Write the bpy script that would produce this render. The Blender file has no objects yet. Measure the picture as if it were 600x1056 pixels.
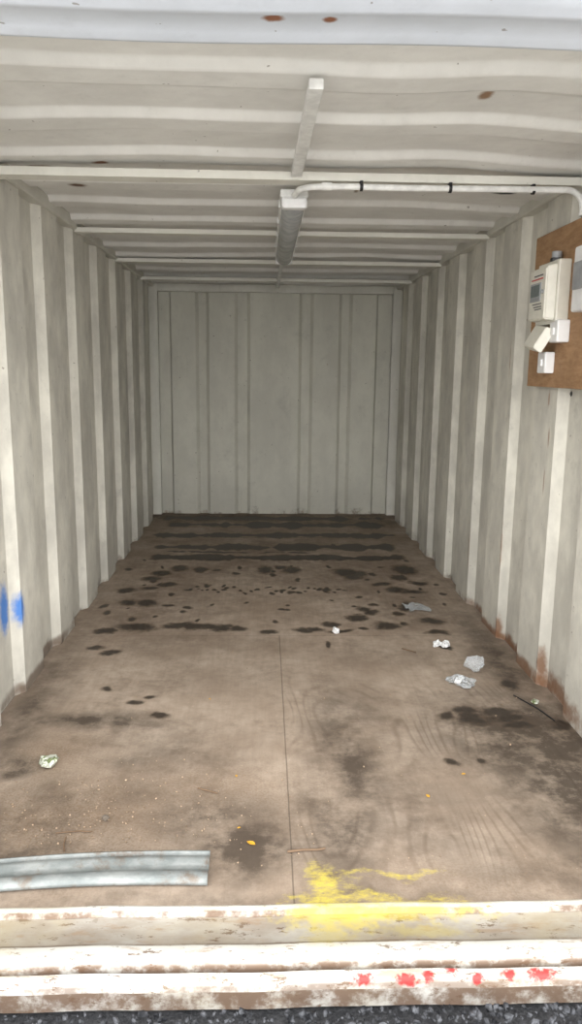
import bpy, bmesh, numpy as np, random
from math import *
from mathutils import Vector, Matrix
random.seed(4); rng=np.random.RandomState(7)
S=bpy.context.scene
COL=S.collection
try:
    S.view_settings.view_transform='Standard'
    S.view_settings.look='None'
except Exception: pass

# ------------------------------------------------------------------ helpers
def mesh_obj(name,verts,faces,mat=None,smooth=False,parent=None):
    me=bpy.data.meshes.new(name); me.from_pydata([tuple(v) for v in verts],[],[tuple(f) for f in faces]); me.update()
    if smooth: me.polygons.foreach_set('use_smooth',[True]*len(me.polygons))
    o=bpy.data.objects.new(name,me); COL.objects.link(o)
    if mat: me.materials.append(mat)
    if parent: o.parent=parent
    return o
def fix_normals(o):
    bm=bmesh.new(); bm.from_mesh(o.data); bmesh.ops.recalc_face_normals(bm,faces=bm.faces); bm.to_mesh(o.data); bm.free()
def box(name,x0,x1,y0,y1,z0,z1,mat,bev=0.003,parent=None,segs=2):
    bm=bmesh.new(); bmesh.ops.create_cube(bm,size=1)
    for v in bm.verts:
        v.co=Vector(((x0+x1)/2+v.co.x*(x1-x0),(y0+y1)/2+v.co.y*(y1-y0),(z0+z1)/2+v.co.z*(z1-z0)))
    if bev>0: bmesh.ops.bevel(bm,geom=bm.edges[:],offset=bev,segments=segs,affect='EDGES',profile=.5)
    me=bpy.data.meshes.new(name); bm.to_mesh(me); bm.free(); me.materials.append(mat)
    o=bpy.data.objects.new(name,me); COL.objects.link(o)
    if parent: o.parent=parent
    return o
def empty(name,loc=(0,0,0)):
    e=bpy.data.objects.new(name,None); COL.objects.link(e); e.empty_display_size=.05; return e
def tube(name,pts,r,mat,parent=None):
    cu=bpy.data.curves.new(name,'CURVE'); cu.dimensions='3D'; cu.bevel_depth=r; cu.bevel_resolution=4; cu.use_fill_caps=True
    sp=cu.splines.new('POLY'); sp.points.add(len(pts)-1)
    for i,p in enumerate(pts): sp.points[i].co=(*p,1)
    o=bpy.data.objects.new(name,cu); COL.objects.link(o); cu.materials.append(mat)
    bpy.context.view_layer.update()
    dg=bpy.context.evaluated_depsgraph_get(); me=bpy.data.meshes.new_from_object(o.evaluated_get(dg))
    me.polygons.foreach_set('use_smooth',[True]*len(me.polygons))
    bpy.data.objects.remove(o); o=bpy.data.objects.new(name,me); COL.objects.link(o)
    if not me.materials: me.materials.append(mat)
    if parent: o.parent=parent
    return o
def cyl(name,c,r,h,axis,mat,parent=None,n=24,r2=None,bev=.001):
    bm=bmesh.new(); bmesh.ops.create_cone(bm,cap_ends=True,segments=n,radius1=r,radius2=r if r2 is None else r2,depth=h)
    if bev: 
        es=[e for e in bm.edges if any(len(f.verts)>4 for f in e.link_faces)]
        bmesh.ops.bevel(bm,geom=es,offset=bev,segments=2,affect='EDGES')
    M={'z':Matrix(),'x':Matrix.Rotation(pi/2,4,'Y'),'y':Matrix.Rotation(pi/2,4,'X')}[axis]
    bmesh.ops.transform(bm,matrix=Matrix.Translation(c)@M,verts=bm.verts)
    me=bpy.data.meshes.new(name); bm.to_mesh(me); bm.free(); me.materials.append(mat)
    o=bpy.data.objects.new(name,me); COL.objects.link(o)
    if parent:o.parent=parent
    return o

# ---- node helper
class NT:
    def __init__(s,name):
        s.m=bpy.data.materials.new(name); s.m.use_nodes=True; s.t=s.m.node_tree; s.n=s.t.nodes; s.l=s.t.links
        s.b=s.n['Principled BSDF']; s.pos=s.n.new('ShaderNodeNewGeometry').outputs['Position']
    def set(s,inp,v):
        if isinstance(v,bpy.types.NodeSocket): s.l.new(v,inp)
        elif isinstance(v,(tuple,list)) and len(v)==3 and inp.type=='RGBA': inp.default_value=(*v,1)
        else: inp.default_value=v
    def math(s,op,a,b=0,c=0,clamp=False):
        n=s.n.new('ShaderNodeMath'); n.operation=op; n.use_clamp=clamp
        s.set(n.inputs[0],a); s.set(n.inputs[1],b); s.set(n.inputs[2],c); return n.outputs[0]
    def vmath(s,op,a,b=(0,0,0)):
        n=s.n.new('ShaderNodeVectorMath'); n.operation=op; s.set(n.inputs[0],a); s.set(n.inputs[1],b)
        return n.outputs['Value'] if op in('LENGTH','DISTANCE') else n.outputs[0]
    def noise(s,scale=5,detail=4,rough=.55,sc=(1,1,1),off=(0,0,0),dist=0,out='Fac'):
        v=s.vmath('MULTIPLY',s.pos,sc); v=s.vmath('ADD',v,off)
        n=s.n.new('ShaderNodeTexNoise'); s.l.new(v,n.inputs['Vector']); n.inputs['Scale'].default_value=scale
        n.inputs['Detail'].default_value=detail; n.inputs['Roughness'].default_value=rough; n.inputs['Distortion'].default_value=dist
        return n.outputs[out]
    def ramp(s,v,a,b,lo=0,hi=1):
        n=s.n.new('ShaderNodeMapRange'); n.interpolation_type='SMOOTHSTEP'
        s.set(n.inputs[0],v); n.inputs[1].default_value=a; n.inputs[2].default_value=b; n.inputs[3].default_value=lo; n.inputs[4].default_value=hi
        return n.outputs[0]
    def mix(s,f,a,b,mode='MIX'):
        n=s.n.new('ShaderNodeMix'); n.data_type='RGBA'; n.blend_type=mode
        s.set(n.inputs[0],f); s.set(n.inputs[6],a); s.set(n.inputs[7],b); return n.outputs[2]
    def sep(s,v):
        n=s.n.new('ShaderNodeSeparateXYZ'); s.l.new(v,n.inputs[0]); return n.outputs
    def spot(s,c,r,edge=.35,ns=20,amt=.8):
        """soft blob: centre c, radii r (metres), noisy edge"""
        d=s.vmath('SUBTRACT',s.pos,c); d=s.vmath('DIVIDE',d,r); L=s.vmath('LENGTH',d)
        nz=s.noise(ns,4,.6,off=(c[0]*3,c[1]*3,1.3))
        L=s.math('ADD',L,s.math('MULTIPLY',s.math('SUBTRACT',nz,.5),amt*2))
        return s.ramp(L,1+edge,1-edge)
    def bump(s,h,strength=.3,dist=.01,prev=None):
        n=s.n.new('ShaderNodeBump'); n.inputs['Strength'].default_value=strength; n.inputs['Distance'].default_value=dist
        s.set(n.inputs['Height'],h)
        if prev: s.l.new(prev,n.inputs['Normal'])
        return n.outputs[0]
    def fin(s,col,rough=.6,metal=0,normal=None,spec=.3):
        s.set(s.b.inputs['Base Color'],col); s.set(s.b.inputs['Roughness'],rough); s.set(s.b.inputs['Metallic'],metal)
        s.b.inputs['Specular IOR Level'].default_value=spec
        if normal: s.l.new(normal,s.b.inputs['Normal'])
        return s.m

def paint_mat(name,clean,grime,gamt,kind=None,rustz=None,rth=.70):
    t=NT(name); col=clean
    z=t.sep(t.pos)
    g1=t.noise(2.4,5,.6,sc=(1.4,1.4,.6)); g2=t.noise(9,5,.65,sc=(1,1,.7),off=(3,1,2))
    g=t.math('ADD',t.math('MULTIPLY',g1,.65),t.math('MULTIPLY',g2,.35))
    col=t.mix(t.ramp(g,.33,.64,0,gamt),clean,grime)
    st=t.noise(12,3,.5,sc=(2,2,.08),off=(7,7,0)); col=t.mix(t.ramp(st,.60,.78,0,.14*gamt+.03),col,tuple(c*.65 for c in grime))
    sm=t.noise(5,6,.72,off=(4,4,9)); col=t.mix(t.ramp(sm,.56,.72,0,.38*gamt),col,tuple(c*.66 for c in grime))
    d=t.noise(34,2,.5,off=(2,9,4)); col=t.mix(t.ramp(d,.735,.77,0,.6),col,(.14,.11,.085))
    rs=t.noise(11,6,.7,off=(12,3,8)); rm=t.ramp(rs,rth,rth+.05,0,.7); col=t.mix(rm,col,(.25,.14,.07))
    if rustz is not None:
        a,b=rustz
        nz=t.noise(8,6,.7,off=(1,1,5)); zz=t.math('ADD',z[2],t.math('MULTIPLY',t.math('SUBTRACT',nz,.5),-.40))
        rr=t.ramp(zz,b,a); rr=t.math('MULTIPLY',rr,t.ramp(z[2],.20,.07))
        rc=t.mix(t.ramp(t.noise(30,4,.6,off=(5,0,1)),.35,.65),(.17,.085,.042),(.055,.038,.027))
        col=t.mix(t.math('MULTIPLY',rr,.88),col,rc)
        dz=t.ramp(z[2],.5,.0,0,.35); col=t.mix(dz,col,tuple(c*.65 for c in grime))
    if kind: col=kind(t,col)
    nb=t.bump(t.noise(3.5,3,.5,off=(0,4,0)),.5,.02); nb=t.bump(t.noise(60,3,.6),.12,.003,nb)
    return t.fin(col,.55,0,nb,.3)

CREAM=(.75,.73,.65); GRIME=(.455,.44,.395)
def k_left(t,c):
    m=t.math('MAXIMUM',t.spot((-1.18,1.49,.42),(9,.050,.095),.5,30,.6),t.spot((-1.18,1.595,.39),(9,.034,.06),.6,30,.6))
    c=t.mix(t.math('MULTIPLY',m,.88),c,(.02,.18,.60))
    c=t.mix(t.math('MULTIPLY',t.spot((-1.18,1.9,.02),(9,.5,.03),.5,9,.9),.8),c,(.12,.08,.055))
    return c
def k_right(t,c):
    m=t.spot((1.18,1.60,1.345),(9,.012,.012),.2,30,.1); c=t.mix(m,c,(.01,.01,.01))
    for (y,z,ry,rz) in((1.72,1.15,.008,.04),(1.74,.95,.006,.05),(2.33,1.5,.006,.08),(2.28,.5,.008,.12),(1.75,1.32,.01,.03),(2.9,.35,.007,.1)):
        c=t.mix(t.math('MULTIPLY',t.spot((1.18,y,z),(9,ry,rz),.6,25,.7),.7),c,(.28,.16,.08))
    for (y,z,ry,rz) in((1.9,.02,.40,.035),(2.5,.01,.4,.025),(1.4,.04,.25,.05),(1.64,.10,.02,.08),(2.27,.07,.02,.06)):
        c=t.mix(t.math('MULTIPLY',t.spot((1.18,y,z),(9,ry,rz),.6,18,1.1),.85),c,(.17,.08,.038))
    return c
M_left=paint_mat('painted_steel_left',CREAM,GRIME,.85,k_left,(-.08,.03))
M_right=paint_mat('painted_steel_right',CREAM,GRIME,.85,k_right,(-.06,.05))
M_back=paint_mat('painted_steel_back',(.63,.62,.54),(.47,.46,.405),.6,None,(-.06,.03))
M_trim=paint_mat('painted_steel_trim',(.66,.65,.59),(.46,.45,.40),.5)
def k_ceil(t,c):
    for (x,y,rx,ry,cc) in((.55,.80,.02,.035,(.28,.17,.10)),(.94,1.86,.05,.03,(.01,.01,.01)),(-.93,1.93,.035,.03,(.13,.06,.03)),(-1.03,1.72,.05,.02,(.15,.07,.03)),
                          (.92,.62,.05,.05,(.28,.15,.07)),(.80,.42,.12,.012,(.4,.25,.13)),(-.07,.36,.012,.012,(.01,.01,.01)),(.3,1.9,.01,.08,(.25,.2,.15)),(-.75,1.55,.03,.02,(.25,.1,.05))):
        c=t.mix(t.spot((x,y,2.23),(rx,ry,9),.45,22,.5),c,cc)
    return c
M_ceil=paint_mat('painted_steel_ceiling',(.82,.815,.79),(.62,.61,.585),.5,k_ceil,None,.75)
def k_head(t,c):
    for (x,y,rx,ry) in((-.09,.13,.022,.014),(.03,.135,.014,.012)):
        c=t.mix(t.spot((x,y,2.15),(rx,ry,9),.4,60,.4),c,(.3,.12,.06))
    return c
M_head=paint_mat('painted_steel_header',(.74,.79,.88),(.60,.65,.72),.4,k_head,None,.76)
M_batten=paint_mat('painted_batten',(.76,.75,.69),(.6,.585,.53),.5)

def simple(name,col,rough=.5,metal=0,var=.12,scale=20,spec=.4,bump=.1):
    t=NT(name); n=t.noise(scale,4,.6)
    c=t.mix(t.ramp(n,.3,.7),tuple(min(1,x*(1+var)) for x in col),tuple(x*(1-var) for x in col))
    return t.fin(c,rough,metal,t.bump(n,bump,.002),spec)
M_pvc=simple('white_pvc',(.76,.76,.74),.35)
M_black=simple('black_plastic',(.015,.015,.017),.4)
M_meter=simple('meter_plastic',(.70,.68,.60),.4,var=.05)
M_white=simple('white_plastic',(.76,.76,.76),.35,var=.04)
M_grey=simple('grey_plastic',(.30,.31,.32),.4)
M_lcd=simple('lcd_glass',(.14,.17,.17),.15,spec=.6)
M_red=simple('red_label',(.5,.03,.03),.5)
M_ink=simple('label_ink',(.08,.08,.09),.6)
t=NT('plywood_board'); n1=t.noise(40,5,.7,sc=(1,.25,1)); n2=t.noise(6,4,.6)
cc=t.mix(t.ramp(n1,.3,.7),(.42,.26,.145),(.29,.17,.09)); cc=t.mix(t.ramp(n2,.4,.7,0,.5),cc,(.22,.13,.07)); M_osb=t.fin(cc,.75,0,t.bump(n1,.3,.003),.2)
t=NT('diffuser_plastic'); n=t.noise(15,4,.6); M_diff=t.fin(t.mix(t.ramp(n,.3,.7),(.42,.43,.43),(.30,.31,.32)),.25,0,None,.5)
t=NT('galvanised_steel'); n=t.noise(14,5,.7,sc=(.5,1,1)); r=t.ramp(t.noise(9,6,.7,off=(4,4,4)),.50,.64,0,.85)
M_galv=t.fin(t.mix(r,t.mix(t.ramp(n,.3,.7),(.29,.305,.30),(.15,.17,.17)),(.15,.12,.095)),.55,.25,t.bump(n,.35,.004),.4)

# ------------------------------------------------------------------ camera
cd=bpy.data.cameras.new('camera'); cam=bpy.data.objects.new('camera',cd); COL.objects.link(cam)
cx,cy,cz,yaw,pit,rol,f=-0.1050,-1.6116,1.4357,0.0365,0.1877,0.0110,775.574
F=Vector((sin(yaw)*cos(pit),cos(yaw)*cos(pit),-sin(pit))); R=Vector((cos(yaw),-sin(yaw),0)); U=R.cross(F)
R2=cos(rol)*R+sin(rol)*U; U2=-sin(rol)*R+cos(rol)*U
M=Matrix((R2,U2,-F)).transposed().to_4x4(); M.translation=(cx,cy,cz); cam.matrix_world=M
cd.sensor_fit='VERTICAL'; cd.sensor_height=24; cd.lens=24*f/1056; cd.clip_start=.02; cd.clip_end=200
S.camera=cam

# ------------------------------------------------------------------ walls
L=5.87; H=2.22; XI=1.168; XO=1.206
def corr(side,starts,name,mat):
    prof=[(.12,XO)]
    for y in starts:
        prof+= [(y-.02,XO),(y+.025,XI),(y+.30,XI),(y+.345,XO)]
    prof=[p for p in prof if p[0]<5.80]
    prof.append((L,prof[-1][1]))
    vs=[];fs=[]; zs=np.linspace(0,H+.06,12)
    for (y,x) in prof:
        for z in zs: vs.append((side*x,y,z))
    n=len(zs)
    for i in range(len(prof)-1):
        for j in range(n-1):
            a=i*n+j; q=(a,a+n,a+n+1,a+1); fs.append(q if side<0 else q[::-1])
    o=mesh_obj(name,vs,fs,mat)
    m=o.modifiers.new('thick','SOLIDIFY'); m.thickness=.003; m.offset=-1
    return o
corr(-1,[.37,.97,1.57,2.17,2.77,3.37,3.97,4.59,5.19],'wall_left',M_left)
corr(1,[.43,1.03,1.63,2.25,2.86,3.47,4.06,4.65,5.23],'wall_right',M_right)
gro=[(-.76,-.65),(-.385,-.255),(.235,.355),(.62,.73)]
prof=[(-XO,L),(-1.02,L),(-1.0,L-.03)]
for a,b in gro: prof+=[(a-.01,L-.03),(a+.02,L),(b-.02,L),(b+.01,L-.03)]
prof+=[(.97,L-.03),(.99,L),(XO,L)]
vs=[];fs=[]
for x,y in prof: vs+=[(x,y,0),(x,y,H+.06)]
for i in range(len(prof)-1): fs.append((2*i,2*i+2,2*i+3,2*i+1))
o=mesh_obj('wall_back',vs,fs,M_back); m=o.modifiers.new('thick','SOLIDIFY'); m.thickness=.003;m.offset=-1
box('trim_1',-1.215,-1.12,L-.09,L-.034,0,H,M_trim,.006)
box('trim_2',1.12,1.215,L-.09,L-.034,0,H,M_trim,.006)
box('trim_3',-1.12,1.12,L-.10,L-.034,H-.075,H-.0,M_trim,.006)
box('trim_4',-1.215,-1.150,.12,L-.1,H-.035,H+.03,M_trim,.008)
box('trim_5',1.150,1.215,.12,L-.1,H-.035,H+.03,M_trim,.008)
box('trim_6',-1.27,-1.15,-.03,.12,-.07,H+.1,M_trim,.01)
box('trim_7',1.15,1.27,-.03,.12,-.07,H+.1,M_trim,.01)

# ------------------------------------------------------------------ ceiling
def fb(x,y,seed,oct=4):
    r=np.random.RandomState(seed); out=np.zeros(np.broadcast(x,y).shape); a=1;tot=0;fq=1
    for o_ in range(oct):
        T=r.rand(64,64); xx=x*fq+r.rand()*50; yy=y*fq+r.rand()*50
        xi=np.floor(xx).astype(int);yi=np.floor(yy).astype(int);fx=xx-xi;fy=yy-yi
        fx=fx*fx*(3-2*fx);fy=fy*fy*(3-2*fy)
        g=lambda i,j:T[i%64,j%64]
        v=(g(xi,yi)*(1-fx)+g(xi+1,yi)*fx)*(1-fy)+(g(xi,yi+1)*(1-fx)+g(xi+1,yi+1)*fx)*fy
        out=out+v*a; tot+=a;a*=.5;fq*=2
    return out/tot
def grid(name,xs,ys,zf,mat,smooth=False,flip=False):
    X,Y=np.meshgrid(xs,ys); Z=zf(X,Y); V=np.stack([X,Y,Z],-1).reshape(-1,3)
    nx=len(xs); i=np.arange(len(ys)-1)[:,None]*nx+np.arange(nx-1)[None,:]; i=i.ravel()
    Fc=np.stack([i,i+1,i+nx+1,i+nx],-1)
    if flip: Fc=Fc[:,::-1]
    me=bpy.data.meshes.new(name); me.vertices.add(len(V)); me.vertices.foreach_set('co',V.ravel())
    me.loops.add(len(Fc)*4); me.loops.foreach_set('vertex_index',Fc.ravel()); me.polygons.add(len(Fc))
    me.polygons.foreach_set('loop_start',np.arange(len(Fc))*4); me.update(calc_edges=True); me.validate()
    me.polygons.foreach_set('use_smooth',[smooth]*len(Fc))
    me.materials.append(mat); o=bpy.data.objects.new(name,me); COL.objects.link(o); return o,X,Y,V
def ceilz(X,Y):
    sag=.018*(fb(X*1.3+3,Y*1.1,5,2)-.5)*2
    Yd=Y+.07*(fb(X*1.5,Y*.4,9,2)-.5)*2
    ph=((Yd-.55)%.42)/.42
    tr=np.clip(np.minimum(ph/.07,(0.55-ph)/.2),0,1); 
    return H+.022+sag*.7-.026*tr
grid('ceiling',np.linspace(-1.21,1.21,60),np.linspace(.22,L,900),ceilz,M_ceil,True,True)
prof=[(-.06,2.30),(-.06,2.175),(-.045,2.16),(.05,2.155),(.075,2.150),(.095,2.150),(.105,2.160),(.20,2.158),(.225,2.150),(.245,2.154),(.252,2.170),(.252,2.27)]
vs=[];fs=[]; xs=np.linspace(-1.21,1.21,41)
for x in xs:
    for y,z in prof: vs.append((x,y,z+.004*sin(x*5)))
n=len(prof)
for i in range(len(xs)-1):
    for j in range(n-1): a=i*n+j; fs.append((a,a+1,a+n+1,a+n))
o=mesh_obj('door_header',vs,fs,M_head,True); fix_normals(o)

def batten(y,x0,x1,z0=2.172,w=.075,h=.026):
    return box('ceiling_batten',x0,x1,y-w/2,y+w/2,z0,z0+h,M_batten,.003)
batten(1.55,-1.165,1.165,2.160,.085,.032)
batten(2.86,-1.165,1.165)
batten(4.03,-1.165,1.165)
batten(5.12,-1.165,1.165)
o=box('cable_trunking',-.020,.020,.56,1.5,2.168,2.196,M_pvc,.003)
o.data.transform(Matrix.Translation((.038,0,0))@Matrix.Rotation(.015,4,'Z'))
box('cable_trunking',.0,.025,3.45,5.6,2.167,2.19,M_pvc,.003)

# ------------------------------------------------------------------ floor
ys=np.arange(.20,L-.001,.0085); ys[-1]=L-.002
xs=np.linspace(-1.205,1.205,285)
grain=NT('weathered_plywood')
flo,X,Y,V=grid('floor',xs,ys,lambda X,Y:.002*(fb(X*2,Y*2,3,2)-.5),grain.m,True)
wet=np.zeros_like(X); dirt=np.zeros_like(X); yel=np.zeros_like(X); dark=np.zeros_like(X)
wx=X+.03*(fb(X*9,Y*9,21,3)-.5)*2; wy=Y+.045*(fb(X*9,Y*6,22,3)-.5)*2
def blob(A,x,y,rx,ry,s=1,soft=.5,warp=True):
    xx,yy=(wx,wy) if warp else (X,Y)
    d=np.sqrt(((xx-x)/rx)**2+((yy-y)/ry)**2)
    np.maximum(A,s*np.clip((1+soft-d)/(2*soft),0,1),out=A)
for x,y,rx,ry in [(-82,244,11,7),(-98,238,5,4),(-58,247,9,5),(-48,244,8,5),(-40,246,7,4),(-33,243,6,5),(-24,241,5,4),(-7,236,5,4),(13,239,6,4),(19,241,5,3),(29,250,5,3),(33,238,7,2.5),(60,247,7,6),(87,255,7,6),(85,234,6,3),
  (45,261,5,6),(53,270,4,6),(50,277,4,5),(78,283,5,8),(71,268,4,5),(-57,367,5,8),(-72,372,6,6),(-84,358,7,6),(-88,345,6,5),(-44,366,3,3),(-10,367,6,10),(10,367,6,9),(2,374,4,5),(48,362,8,11),(57,358,6,8),(52,350,6,8),(93,368,8,12),(78,318,6,6),(88,314,9,4),(70,330,5,4),(85,345,6,6),(96,335,6,5),
  (-88,207,5,4),(-97,214,4,3),(67,131,4,4),(78,129,6,6),(76,136,5,4),(93,131,9,4),(90,137,8,4),(95,124,7,3),(113,124,5,5),(-53,135,4,3),(-67,146,3,3),(-62,152,3,2),(86,215,3,3),(-100,318,6,6),(-85,322,5,4),(-75,330,6,5),(-95,290,6,6),(-83,287,6,6),(-70,285,4,3),(60,95,2.5,2.5),(72,96,2,2),(-82,160,2.5,3),(105,165,4,6)]:
    blob(wet,x/100,y/100,rx/100,ry/100,.9,.6)
for k in range(30):
    x=-.62+k*.036+rng.randn()*.01; blob(wet,x,3.18+rng.randn()*.04,.008+.01*rng.rand(),.012+.02*rng.rand(),.9,.5)
for k in range(16):
    x=-.95+rng.rand()*1.9; blob(wet,x,2.9+rng.randn()*.2,.01+.012*rng.rand(),.012+.02*rng.rand(),.85,.5)
for k in range(50):
    x=-1.1+rng.rand()*2.2; blob(wet,x,3.3+rng.randn()*.5,.01+.02*rng.rand(),.015+.03*rng.rand(),.8,.5)
def row(y,x0,x1,th,gap,sd):
    n=fb(X*9,Y*0+sd,sd,3); th_=th*np.clip(.35+2.2*(n-gap),0,1.3)
    yy=wy+.04*(fb(X*3,X*0,sd+2,2)-.5)
    d=np.abs(yy-y)/np.maximum(th_,1e-4); ends=np.clip((X-x0)/.08,0,1)*np.clip((x1-X)/.08,0,1)
    np.maximum(wet,1.15*np.clip(1.7-d,0,1)*ends,out=wet)
row(5.28,-1.02,1.05,.10,.35,31); row(4.84,-1.10,1.08,.075,.35,32); row(4.40,-1.02,1.0,.095,.36,33); row(4.04,-1.0,1.02,.055,.2,34); row(4.22,-.9,.3,.03,.5,35)
row(5.6,-1.1,1.1,.09,.35,37)
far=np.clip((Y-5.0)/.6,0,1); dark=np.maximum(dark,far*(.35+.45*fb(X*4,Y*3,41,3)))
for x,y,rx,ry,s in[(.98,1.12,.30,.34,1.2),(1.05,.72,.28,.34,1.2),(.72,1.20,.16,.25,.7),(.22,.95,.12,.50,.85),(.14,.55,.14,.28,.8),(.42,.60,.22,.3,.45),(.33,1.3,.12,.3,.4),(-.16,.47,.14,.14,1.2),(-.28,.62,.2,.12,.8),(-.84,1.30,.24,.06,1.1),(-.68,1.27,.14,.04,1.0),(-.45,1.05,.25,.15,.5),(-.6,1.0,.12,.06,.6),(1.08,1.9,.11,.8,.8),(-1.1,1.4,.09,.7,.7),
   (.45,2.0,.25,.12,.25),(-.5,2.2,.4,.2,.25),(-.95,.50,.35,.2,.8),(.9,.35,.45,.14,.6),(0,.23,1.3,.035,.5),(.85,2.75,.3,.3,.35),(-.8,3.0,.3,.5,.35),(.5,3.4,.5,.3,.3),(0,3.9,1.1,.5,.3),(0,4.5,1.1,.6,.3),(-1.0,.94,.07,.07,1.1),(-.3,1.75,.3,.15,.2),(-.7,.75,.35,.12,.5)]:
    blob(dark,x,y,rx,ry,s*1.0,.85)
for x,y,rx,ry,s in[(-.75,.62,.4,.25,.9),(-.3,.75,.35,.2,.6),(-.9,1.0,.2,.2,.6),(-.6,.42,.3,.15,.7),(.5,.3,.5,.1,.4)]: blob(dirt,x,y,rx,ry,s,.8)
for x,y,rx,ry,s in[(.065,.28,.050,.085,.75),(.06,.35,.03,.03,.6),(.22,.325,.20,.016,.55),(.38,.315,.09,.016,.5),(.20,.214,.28,.026,.6),(.05,.22,.09,.035,.7),(.12,.27,.10,.04,.4)]: blob(yel,x,y,rx,ry,s,.6)
col=np.stack([wet,dark,yel,dirt],-1).reshape(-1,4).astype(np.float32)
at=flo.data.color_attributes.new('marks','FLOAT_COLOR','POINT'); at.data.foreach_set('color',col.ravel())
t=grain
a=t.n.new('ShaderNodeAttribute'); a.attribute_name='marks'; rgb=t.sep(a.outputs['Color']); dirtS=a.outputs['Alpha']
px,py,pz=t.sep(t.pos)[:3]
base=t.mix(t.ramp(t.noise(2.0,6,.62),.32,.68),(.305,.238,.182),(.440,.362,.290))
base=t.mix(t.ramp(t.noise(14,6,.72,off=(5,5,5)),.38,.68,0,.45),base,(.235,.180,.135))
gz=t.math('MULTIPLY',t.ramp(t.noise(4.5,7,.72,off=(11,3,5)),.47,.70,0,.55),t.ramp(py,2.6,1.2,.6,1)); base=t.mix(gz,base,(.130,.097,.072))
fib=t.noise(60,4,.6,sc=(1,.06,1)); base=t.mix(t.ramp(fib,.4,.65,0,.14),base,(.20,.15,.11))
gf=t.noise(1.9,2,.45,sc=(1,.30,1),off=(3.3,1.1,0)); gb=t.math('FRACT',t.math('MULTIPLY',t.math('ADD',gf,t.math('MULTIPLY',t.noise(25,2,.5,sc=(1,.2,1)),.012)),26))
gb=t.ramp(t.math('ABSOLUTE',t.math('SUBTRACT',gb,.5)),.25,.48)
zone=t.math('MULTIPLY',t.ramp(px,-.02,.02),t.ramp(py,2.2,1.3)); zone=t.math('MULTIPLY',zone,t.ramp(t.noise(3,3,.5,off=(8,1,1)),.38,.62))
base=t.mix(t.math('MULTIPLY',t.math('MULTIPLY',zone,gb),.34),base,(.11,.075,.05))
sp=t.noise(120,2,.5); base=t.mix(t.math('MULTIPLY',dirtS,t.ramp(sp,.45,.62,.25,.8)),base,(.19,.125,.075))
base=t.mix(t.ramp(t.noise(75,2,.5,off=(9,9,9)),.71,.75,0,.6),base,(.5,.4,.3))
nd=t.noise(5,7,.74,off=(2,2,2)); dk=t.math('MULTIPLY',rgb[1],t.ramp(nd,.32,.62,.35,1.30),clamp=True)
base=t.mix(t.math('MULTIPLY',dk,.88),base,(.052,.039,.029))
nw=t.noise(30,5,.7,off=(1,7,3)); wm=t.math('ADD',rgb[0],t.math('MULTIPLY',t.math('SUBTRACT',nw,.5),1.3)); wm=t.ramp(wm,.22,.80); wm=t.math('MULTIPLY',wm,t.ramp(rgb[0],.02,.25))
halo=t.ramp(rgb[0],.0,.6,0,.45); base=t.mix(halo,base,(.12,.085,.06))
base=t.mix(t.math('MULTIPLY',wm,.9),base,(.028,.021,.016))
def line(c,at,w_,n_=.004):
    v=t.math('ABSOLUTE',t.math('SUBTRACT',t.math('ADD',c,t.math('MULTIPLY',t.math('SUBTRACT',t.noise(6,3),.5),n_)),at)); return t.ramp(v,w_,w_*.3)
s1=t.math('MULTIPLY',line(px,-.018,.0035),t.ramp(py,2.33,2.30)); s2=line(py,2.31,.006); s3=line(py,4.75,.01)
sm=t.math('MAXIMUM',s1,t.math('MAXIMUM',t.math('MULTIPLY',s2,.35),s3)); base=t.mix(t.math('MULTIPLY',sm,.6),base,(.06,.045,.033))
ym=t.math('ADD',rgb[2],t.math('MULTIPLY',t.math('SUBTRACT',t.noise(40,6,.78,sc=(.6,1,1)),.5),2.0)); ym=t.math('MULTIPLY',t.ramp(ym,.2,1.0),t.ramp(rgb[2],.02,.4))
base=t.mix(t.math('MULTIPLY',ym,.85),base,(.56,.46,.07))
rg=t.math('SUBTRACT',.75,t.math('MULTIPLY',wm,.3))
t.fin(base,rg,0,t.bump(t.noise(50,5,.7),.3,.004,t.bump(fib,.12,.002)),.25)

# ------------------------------------------------------------------ sill
def k_sill(t,c):
    px,py,pz=t.sep(t.pos)[:3]
    pl=t.math('MULTIPLY',t.ramp(py,.062,.075),t.ramp(py,.178,.165))
    gn=t.ramp(t.noise(7,5,.65,sc=(.5,1,1),off=(3,2,1)),.3,.65,.45,.95)
    c=t.mix(t.math('MULTIPLY',pl,gn),c,(.27,.23,.185))
    r=t.ramp(t.noise(13,6,.75,sc=(.4,1.6,1),off=(1,5,2)),.53,.64,0,.62); c=t.mix(r,c,(.28,.19,.12))
    r=t.ramp(t.noise(34,5,.78,sc=(.5,1.2,1),off=(6,5,2)),.57,.64,0,.85); c=t.mix(r,c,(.12,.07,.042))
    r=t.ramp(t.noise(3,4,.6,off=(6,1,2)),.45,.7,0,.35); c=t.mix(r,c,(.45,.38,.23))
    for y0 in(.002,.072,.176,-.046):
        e=t.ramp(t.math('ABSOLUTE',t.math('SUBTRACT',py,y0)),.010,.003); e=t.math('MULTIPLY',e,t.ramp(t.noise(9,5,.7,off=(y0*50,0,0)),.36,.56,.15,.92)); c=t.mix(e,c,(.13,.078,.048))
    for (x,y,rx) in((.14,-.035,.024),(.25,-.040,.026),(.42,-.040,.017),(.58,-.030,.038),(.36,-.022,.018),(.50,-.028,.016),(.30,-.03,.012)):
        c=t.mix(t.math('MULTIPLY',t.spot((x,y,-.02),(rx,.012,.014),.35,70,1.2),.95),c,(.38,.025,.025))
    for (x,y,rx,ry,s) in((.10,.17,.12,.05,.6),(.24,.178,.22,.03,.5),(.06,.09,.05,.03,.3),(.32,.11,.1,.02,.3)):
        c=t.mix(t.math('MULTIPLY',t.spot((x,y,0),(rx,ry,9),.6,34,1.5),s),c,(.56,.46,.08))
    return c
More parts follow.
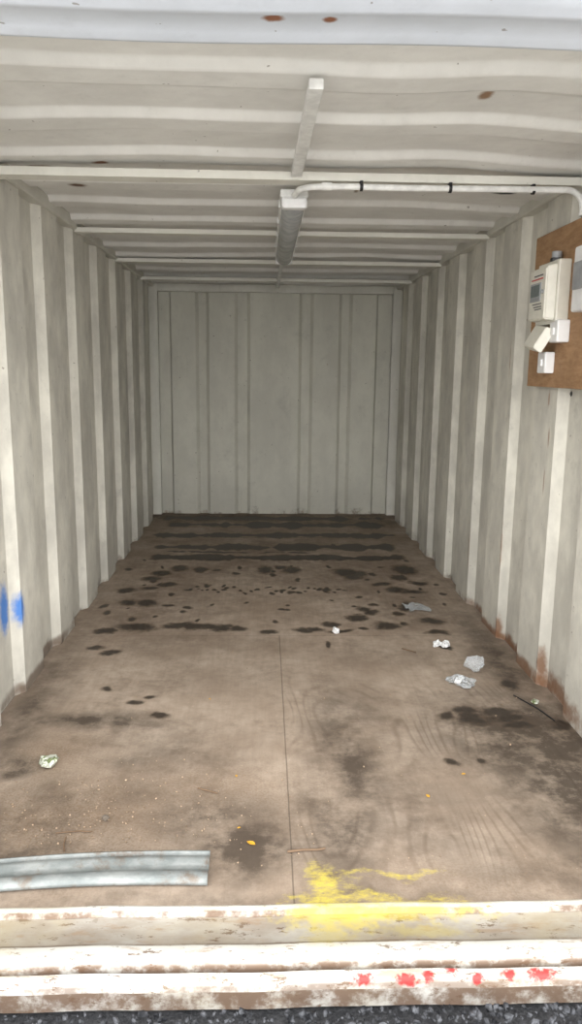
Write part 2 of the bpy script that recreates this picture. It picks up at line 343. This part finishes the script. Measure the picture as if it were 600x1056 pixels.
M_sill=paint_mat('painted_steel_sill',(.60,.595,.565),(.44,.43,.39),.6,k_sill)
prof=[(.24,-.01),(.21,-.003),(.198,.006),(.186,.007),(.178,.001),(.172,-.008),(.076,-.010),(.068,-.003),(.058,.001),(.018,.001),(.009,-.003),(.005,-.012),(.004,-.036),(-.007,-.036),(-.009,-.018),(-.014,-.012),(-.030,-.013),(-.038,-.019),(-.041,-.028),(-.041,-.042),(-.030,-.046),(.0,-.048),(.0,-.13)]
vs=[];fs=[];xs2=np.linspace(-1.21,1.21,61)
for x in xs2:
    wv=.0018*sin(x*9)+.001*sin(x*23+1)
    for y,z in prof: vs.append((x,y,z+wv))
n=len(prof)
for i in range(len(xs2)-1):
    for j in range(n-1): a_=i*n+j; fs.append((a_,a_+1,a_+n+1,a_+n))
o=mesh_obj('door_sill',vs,fs,M_sill,True); fix_normals(o)
try: o.data.set_sharp_from_angle(angle=.9)
except Exception: pass

# ------------------------------------------------------------------ ground + gravel
t=NT('asphalt_and_bounce_ground'); n=t.noise(70,5,.7); c=t.mix(t.ramp(n,.3,.7),(.02,.021,.024),(.07,.072,.078))
py_=t.sep(t.pos)[1]; c=t.mix(t.ramp(py_,-.6,-.75),c,t.mix(t.ramp(t.noise(3,5,.6),.3,.7),(.62,.61,.59),(.50,.49,.47))); M_asph_bounce=t.fin(c,.7,0,t.bump(n,.8,.01),.4)  # unseen pale ground beyond the asphalt, added to bounce light onto the ceiling
GZ=-.085
mesh_obj('ground',[(-12,-14,GZ),(12,-14,GZ),(12,8,GZ-.1),(-12,8,GZ-.1)],[(0,1,2,3)],M_asph_bounce)
t=NT('gravel_stone'); n=t.noise(35,1,.5); c=t.mix(t.ramp(n,.35,.65),(.012,.013,.016),(.09,.094,.105)); M_grav=t.fin(c,.6,0,None,.3)
bm=bmesh.new(); bmesh.ops.create_icosphere(bm,subdivisions=1,radius=1); iv=np.array([v.co[:] for v in bm.verts]); iface=[[v.index for v in f_.verts] for f_ in bm.faces]; bm.free()
vs=[];fs=[]
for k in range(3800):
    x=rng.uniform(-1.1,1.1); y=-.055-abs(rng.rand())*.45; r=.003+.0065*rng.rand()**2
    A=Matrix.Rotation(rng.rand()*6,3,'Z')@Matrix.Rotation(rng.rand()*6,3,'X'); 
    P=(iv*(1+.25*rng.randn(len(iv),1)).clip(.6,1.4)*np.array([1.2,1,.7])*r)@np.array(A).T+np.array([x,y,GZ+r*.4])
    b=len(vs); vs+=P.tolist(); fs+=[[b+q for q in ff] for ff in iface]
mesh_obj('gravel',vs,fs,M_grav)

# ------------------------------------------------------------------ light fixture
fx=empty('fluorescent_light_fixture')
def loft(name,secs,mat,parent=None,caps=True,smooth=True):
    n=len(secs[0]); vs=[p for s_ in secs for p in s_]; fs=[]
    for i in range(len(secs)-1):
        for j in range(n): a_=i*n+j;b_=i*n+(j+1)%n; fs.append((a_,b_,b_+n,a_+n))
    if caps: fs+= [tuple(range(n))[::-1],tuple(range((len(secs)-1)*n,len(secs)*n))]
    o=mesh_obj(name,vs,fs,mat,False,parent); fix_normals(o)
    if smooth:
        o.data.polygons.foreach_set('use_smooth',[True]*len(o.data.polygons))
        try: o.data.set_sharp_from_angle(angle=.7)
        except Exception: pass
    return o
fxX=.015; fy0,fy1=1.68,3.42; zt=2.168
def sec(y,w,d,z=zt):
    return [(fxX+w/2*cos(pi*k/12),y,z-.028-d*max(sin(pi*k/12),0)**.7) for k in range(13)]
loft('diffuser',[sec(fy0+.03,.088,.045),sec(fy0+.06,.100,.058),sec(fy1-.06,.100,.058),sec(fy1-.03,.088,.045)],M_diff,fx)
box('housing',fxX-.058,fxX+.058,fy0,fy1,zt-.036,zt-.001,M_pvc,.008,fx)
box('end_cap',fxX-.053,fxX+.053,fy0-.005,fy0+.05,zt-.078,zt-.03,M_white,.012,fx)
box('end_cap_far',fxX-.053,fxX+.053,fy1-.05,fy1+.005,zt-.078,zt-.03,M_white,.012,fx)
for yy in np.linspace(fy0+.15,fy1-.15,5):
    for sx in(-1,1): box('clip',fxX+sx*.058-.004,fxX+sx*.058+.004,yy-.012,yy+.012,zt-.048,zt-.018,M_pvc,.002,fx)

# ------------------------------------------------------------------ conduit
cp=empty('electrical_conduit'); zc=2.136
pts=[(fxX,fy0-.005,zt-.03),(fxX+.005,fy0-.05,zt-.032)]
for k in range(8):
    a_=k/7*pi/2; pts.append((fxX+.01+.09*(1-cos(a_)),1.60-.09*sin(a_),2.138))
pts+=[(fxX+.2,1.508,zc+.004),(.45,1.506,zc+.002),(.8,1.502,zc+.004),(1.08,1.498,zc+.005)]
for k in range(1,8):
    a_=k/7*pi/2; pts.append((1.08+.07*sin(a_),1.496,zc+.005-.07*(1-cos(a_))))
pts+=[(1.150,1.496,2.045)]
tube('pipe',pts,.0125,M_pvc,cp)
for x in(.27,.62,.95): 
    cyl('clip',(x,1.505,zc+.003),.0165,.012,'x',M_black,cp)
    box('clip_base',x-.006,x+.006,1.495,1.525,zc+.01,2.161,M_black,.001,cp)
cyl('coupler',(fxX+.12,1.508,zc+.003),.0155,.04,'x',M_pvc,cp)

# ------------------------------------------------------------------ meter board (all wired together)
mb=empty('electricity_meter_board')
bx0,bx1=1.128,1.146
box('plywood_panel',bx0,bx1,1.05,1.935,1.37,2.03,M_osb,.002,mb)
box('fixing_batten',bx1,1.165,1.10,1.90,1.42,1.47,M_osb,.001,mb)
box('fixing_batten_top',bx1,1.165,1.10,1.90,1.95,2.0,M_osb,.001,mb)
em=mb
def tbox(name,y0,y1,z0,z1,x0,x1,tp,mat,parent,bev=.006):
    bm=bmesh.new(); bmesh.ops.create_cube(bm,size=1)
    for v in bm.verts:
        k=tp if v.co.x<0 else 0
        y=y0+k if v.co.y<0 else y1-k; z=z0+k*.5 if v.co.z<0 else z1-k*1.3
        v.co=Vector((x0 if v.co.x<0 else x1,y,z))
    bmesh.ops.bevel(bm,geom=bm.edges[:],offset=bev,segments=3,affect='EDGES')
    me=bpy.data.meshes.new(name); bm.to_mesh(me); bm.free(); me.materials.append(mat); o=bpy.data.objects.new(name,me); COL.objects.link(o); o.parent=parent; return o
mx=1.035
box('meter_base',1.075,bx0,1.50,1.735,1.63,1.885,M_meter,.006,em)
tbox('meter_body',1.515,1.72,1.645,1.87,mx,1.08,.010,M_meter,em)
box('lcd_surround',mx-.003,mx+.002,1.575,1.695,1.725,1.80,M_grey,.002,em)
box('lcd',mx-.004,mx,1.583,1.687,1.745,1.792,M_lcd,.001,em)
box('label',mx-.002,mx+.002,1.56,1.69,1.812,1.817,M_red,.0005,em)
box('label_text',mx-.002,mx+.002,1.56,1.66,1.826,1.831,M_ink,.0003,em)
for i,z in enumerate((1.712,1.70,1.69)): box('label_line',mx-.002,mx+.002,1.56,1.665-.015*i,z,z+.004,M_ink,.0003,em)
cyl('button',(mx-.004,1.55,1.76),.008,.01,'x',M_grey,em)
cyl('cable_gland',(1.10,1.60,1.905),.020,.04,'z',M_grey,em)
cyl('gland_nut',(1.10,1.60,1.892),.026,.014,'z',M_black,em,n=6)
o=tbox('terminal_cover',-.085,.085,-.055,.055,-.02,.02,.008,M_meter,em,.004)
o.matrix_world=Matrix.Translation((1.055,1.62,1.578))@Matrix.Rotation(.5,4,'Y')@Matrix.Rotation(.12,4,'X')
box('isolator_back_box',1.075,bx0,1.47,1.56,1.555,1.645,M_white,.006,mb); box('isolator_rocker',1.069,1.077,1.50,1.53,1.585,1.615,M_white,.002,mb)
box('switch_back_box',1.085,bx0,1.61,1.70,1.43,1.52,M_white,.006,mb); box('switch_rocker',1.079,1.087,1.64,1.67,1.46,1.49,M_white,.002,mb)
box('consumer_unit',1.06,bx0,1.12,1.32,1.66,1.90,M_white,.01,mb); box('consumer_unit_flap',1.052,1.062,1.14,1.30,1.74,1.84,M_grey,.003,mb)

# ------------------------------------------------------------------ galvanised strip
secp=[(-.062,.004),(-.060,.012),(-.050,.022),(-.028,.026),(-.015,.018),(.0,.014),(.015,.018),(.028,.026),(.046,.026),(.056,.018),(.060,.030),(.066,.030)]
vs=[];fs=[];N=40; n=len(secp)
for i in range(N+1):
    s_=i/N; x=-1.12+.86*s_; yc_=.322+.016*sin(s_*pi*.9)+(.006*s_); sl=-.05*(1-s_)**2
    for (q,z) in secp:
        vs.append((x,yc_+sl+q*(.84+.1*s_),z+.004))
for i in range(N):
    for j in range(n-1): a_=i*n+j; fs.append((a_,a_+n,a_+n+1,a_+1))
o=mesh_obj('galvanised_steel_strip',vs,fs,M_galv,True); m=o.modifiers.new('t','SOLIDIFY'); m.thickness=.003; m.offset=-1

# ------------------------------------------------------------------ litter
t=NT('clear_plastic'); b=t.b; n=t.noise(60,3,.6); t.fin((.85,.88,.90),.15,0,t.bump(n,.6,.006),.6); b.inputs['Transmission Weight'].default_value=.75; b.inputs['IOR'].default_value=1.15; M_clear=t.m
t=NT('crumpled_paper'); n=t.noise(90,3,.6); M_paper=t.fin(t.mix(t.ramp(n,.4,.7),(.80,.81,.82),(.45,.45,.45)),.6,0,t.bump(n,.5,.004),.3)
t=NT('foil_wrapper'); n=t.noise(45,3,.6); M_foil=t.fin(t.mix(t.ramp(n,.45,.6),(.55,.57,.50),(.13,.16,.07)),.35,.3,t.bump(n,.5,.004),.5)
def crumple(name,c,sx,sy,sz,mat,seed,sub=4,amp=.45,rot=0):
    bm=bmesh.new(); bmesh.ops.create_icosphere(bm,subdivisions=sub,radius=1)
    r=np.random.RandomState(seed); dirs=r.randn(26,3); dirs/=np.linalg.norm(dirs,axis=1)[:,None]; offs=r.uniform(.45,.95,26)
    for v in bm.verts:
        p=np.array(v.co); k=1.0
        for d,o_ in zip(dirs,offs):
            dd=p@d
            if dd>0.05: k=min(k,max(o_,1-amp)/dd if dd>o_ else 1)
        k*=1+.10*sin(p[0]*9+seed)*sin(p[1]*11)+.05*r.randn()
        v.co=Vector((p[0]*k*sx,p[1]*k*sy,p[2]*k*sz))
    zmin=min(v.co.z for v in bm.verts)
    for v in bm.verts: v.co.z-=zmin
    bmesh.ops.transform(bm,matrix=Matrix.Translation((c[0],c[1],.003))@Matrix.Rotation(rot,4,'Z'),verts=bm.verts)
    me=bpy.data.meshes.new(name); bm.to_mesh(me); bm.free(); me.materials.append(mat); o=bpy.data.objects.new(name,me); COL.objects.link(o); return o
def sheet(name,c,w,h,mat,seed,ht=.03,rot=0,cuts=16):
    xs_=np.linspace(-.5,.5,cuts); vs=[];fs=[]
    A,B=np.meshgrid(xs_,xs_); Z=fb(A*3+2,B*3+2,seed,3); Z=np.abs(Z-.5)*2
    for i in range(cuts):
        for j in range(cuts):
            x=A[i,j]*w*(1-.25*Z[i,j]); y=B[i,j]*h*(1+.2*sin(A[i,j]*7+seed)); z=Z[i,j]*ht
            ca,sa=cos(rot),sin(rot); vs.append((c[0]+x*ca-y*sa,c[1]+x*sa+y*ca,.004+z))
    for i in range(cuts-1):
        for j in range(cuts-1): a_=i*cuts+j; fs.append((a_,a_+1,a_+cuts+1,a_+cuts))
    o=mesh_obj(name,vs,fs,mat,False); m=o.modifiers.new('t','SOLIDIFY'); m.thickness=.0008; return o
def bottle(name,c,rot):
    e=empty(name)
    secs=[];r_=np.random.RandomState(2)
    prof_=[(0,.020),(.006,.030),(.025,.032),(.04,.022),(.055,.033),(.07,.025),(.09,.032),(.105,.022),(.115,.016),(.122,.014)]
    ca,sa=cos(rot),sin(rot)
    for (s_,rr) in prof_:
        ring=[]
        for k in range(20):
            a_=2*pi*k/20; q=rr*(1+.20*r_.randn()*(rr>.015)); lx=s_-.06+.006*r_.randn(); ly=q*cos(a_)*1.2; lz=rr*.62+q*.62*sin(a_)+.003
            ring.append((c[0]+lx*ca-ly*sa,c[1]+lx*sa+ly*ca,max(.003,lz)))
        secs.append(ring)
    loft('bottle_body',secs,M_clear,e,True,False)
    lab=[]
    for s_ in(.04,.055,.07):
        ring=[]
        for k in range(13):
            a_=pi*k/12; q=.034+.004*r_.randn(); lx=s_-.06; ly=q*cos(a_)*1.15; lz=.019+q*.62*sin(a_); ring.append((c[0]+lx*ca-ly*sa,c[1]+lx*sa+ly*ca,lz))
        lab.append(ring)
    vs=[p for s_ in lab for p in s_]; fs=[(i*13+j,i*13+j+1,(i+1)*13+j+1,(i+1)*13+j) for i in range(2) for j in range(12)]
    mesh_obj('label',vs,fs,M_paper,False,e)
bottle('crushed_plastic_bottle',(.81,1.65),2.4)
crumple('clear_plastic_bag',(.915,1.79),.058,.065,.045,M_clear,8,4,.55,.9)
sheet('paper_scrap',(.84,2.15),.09,.07,M_paper,12,.03,-.2)
crumple('crumpled_paper_ball',(.29,2.33),.028,.03,.028,M_paper,15,3,.5)
crumple('foil_wrapper',(-.885,.935),.05,.035,.03,M_foil,17,3,.6,.5)
sheet('clear_plastic_wrapper',(.83,2.78),.14,.15,M_clear,19,.03,.3)
M_wood=simple('twig_wood',(.14,.09,.055),.8)
M_leaf=simple('dry_leaf',(.55,.30,.03),.6)
tube('twig',[(-.03,.425,.006),(.02,.43,.008),(.06,.432,.006),(.085,.437,.007)],.0035,M_wood)
tube('twig',[(-.33,.78,.006),(-.29,.76,.007),(-.26,.745,.006)],.0025,M_wood)
tube('twig',[(-.70,.44,.006),(-.71,.47,.007),(-.713,.51,.006)],.0022,M_wood)
tube('twig',[(-.75,.53,.006),(-.68,.54,.006),(-.64,.535,.006)],.002,M_wood)
tube('twig',[(1.02,1.52,.006),(1.08,1.38,.008),(1.11,1.27,.006)],.003,M_black)
tube('twig',[(.62,2.1,.006),(.68,2.04,.007)],.003,M_wood)
crumple('pebble',(-.61,.60),.018,.013,.012,simple('pebble_stone',(.12,.10,.08),.7),23,3,.4)
crumple('tin_lid',(1.09,1.44),.022,.02,.012,M_foil,25,3,.4)
def leaf(c,s_,rot):
    pts=[(0,-.5),(.22,-.25),(.28,0),(.18,.3),(0,.55),(-.18,.3),(-.28,0),(-.22,-.25)]
    ca,sa=cos(rot),sin(rot); vs=[(c[0],c[1],.006)]+[(c[0]+s_*(x*ca-y*sa),c[1]+s_*(x*sa+y*ca),.005+s_*.25*abs(x)) for x,y in pts]
    o=mesh_obj('dry_leaf',vs,[(0,i+1,(i+1)%8+1) for i in range(8)],M_leaf); m=o.modifiers.new('t','SOLIDIFY'); m.thickness=.0006
for c,s_,r_ in(((-.14,.47),.03,1),((.46,.72),.02,.4),((-.18,.55),.012,2),((-.20,.86),.014,.3),((.62,.86),.016,1.7),((-.34,1.5),.014,.5)): leaf(c,s_,r_)
vs=[];fs=[]
for k in range(520):
    if k<380: x=rng.normal(-.62,.28); y=rng.normal(.62,.17)
    else: x=rng.uniform(-1.1,1.1); y=rng.uniform(.24,2.4)
    if abs(x)>1.12 or y<.45 and x<-.2 or y<.23: continue
    r=.0012+.0022*rng.rand()**2
    P=(iv*(1+.25*rng.randn(len(iv),1)).clip(.6,1.4)*r)+np.array([x,y,.003+r*.4]); b_=len(vs); vs+=P.tolist(); fs+=[[b_+q for q in ff] for ff in iface]
mesh_obj('floor_grit',vs,fs,simple('grit_stone',(.30,.22,.15),.8,var=.5,scale=90))

# ------------------------------------------------------------------ light : overcast sky, brightest behind the viewer
w=bpy.data.worlds.new('overcast_sky'); S.world=w; w.use_nodes=True; nt=w.node_tree; bg=nt.nodes['Background']
tc=nt.nodes.new('ShaderNodeTexCoord')
dt=nt.nodes.new('ShaderNodeVectorMath'); dt.operation='DOT_PRODUCT'; nt.links.new(tc.outputs['Generated'],dt.inputs[0]); dt.inputs[1].default_value=Vector((0.05,-.94,.34)).normalized()
mr=nt.nodes.new('ShaderNodeMapRange'); mr.interpolation_type='SMOOTHSTEP'; nt.links.new(dt.outputs['Value'],mr.inputs[0])
mr.inputs[1].default_value=.25; mr.inputs[2].default_value=1.0; mr.inputs[3].default_value=1.05; mr.inputs[4].default_value=7.9
nt.links.new(mr.outputs[0],bg.inputs['Strength']); bg.inputs['Color'].default_value=(1,.99,.975,1)
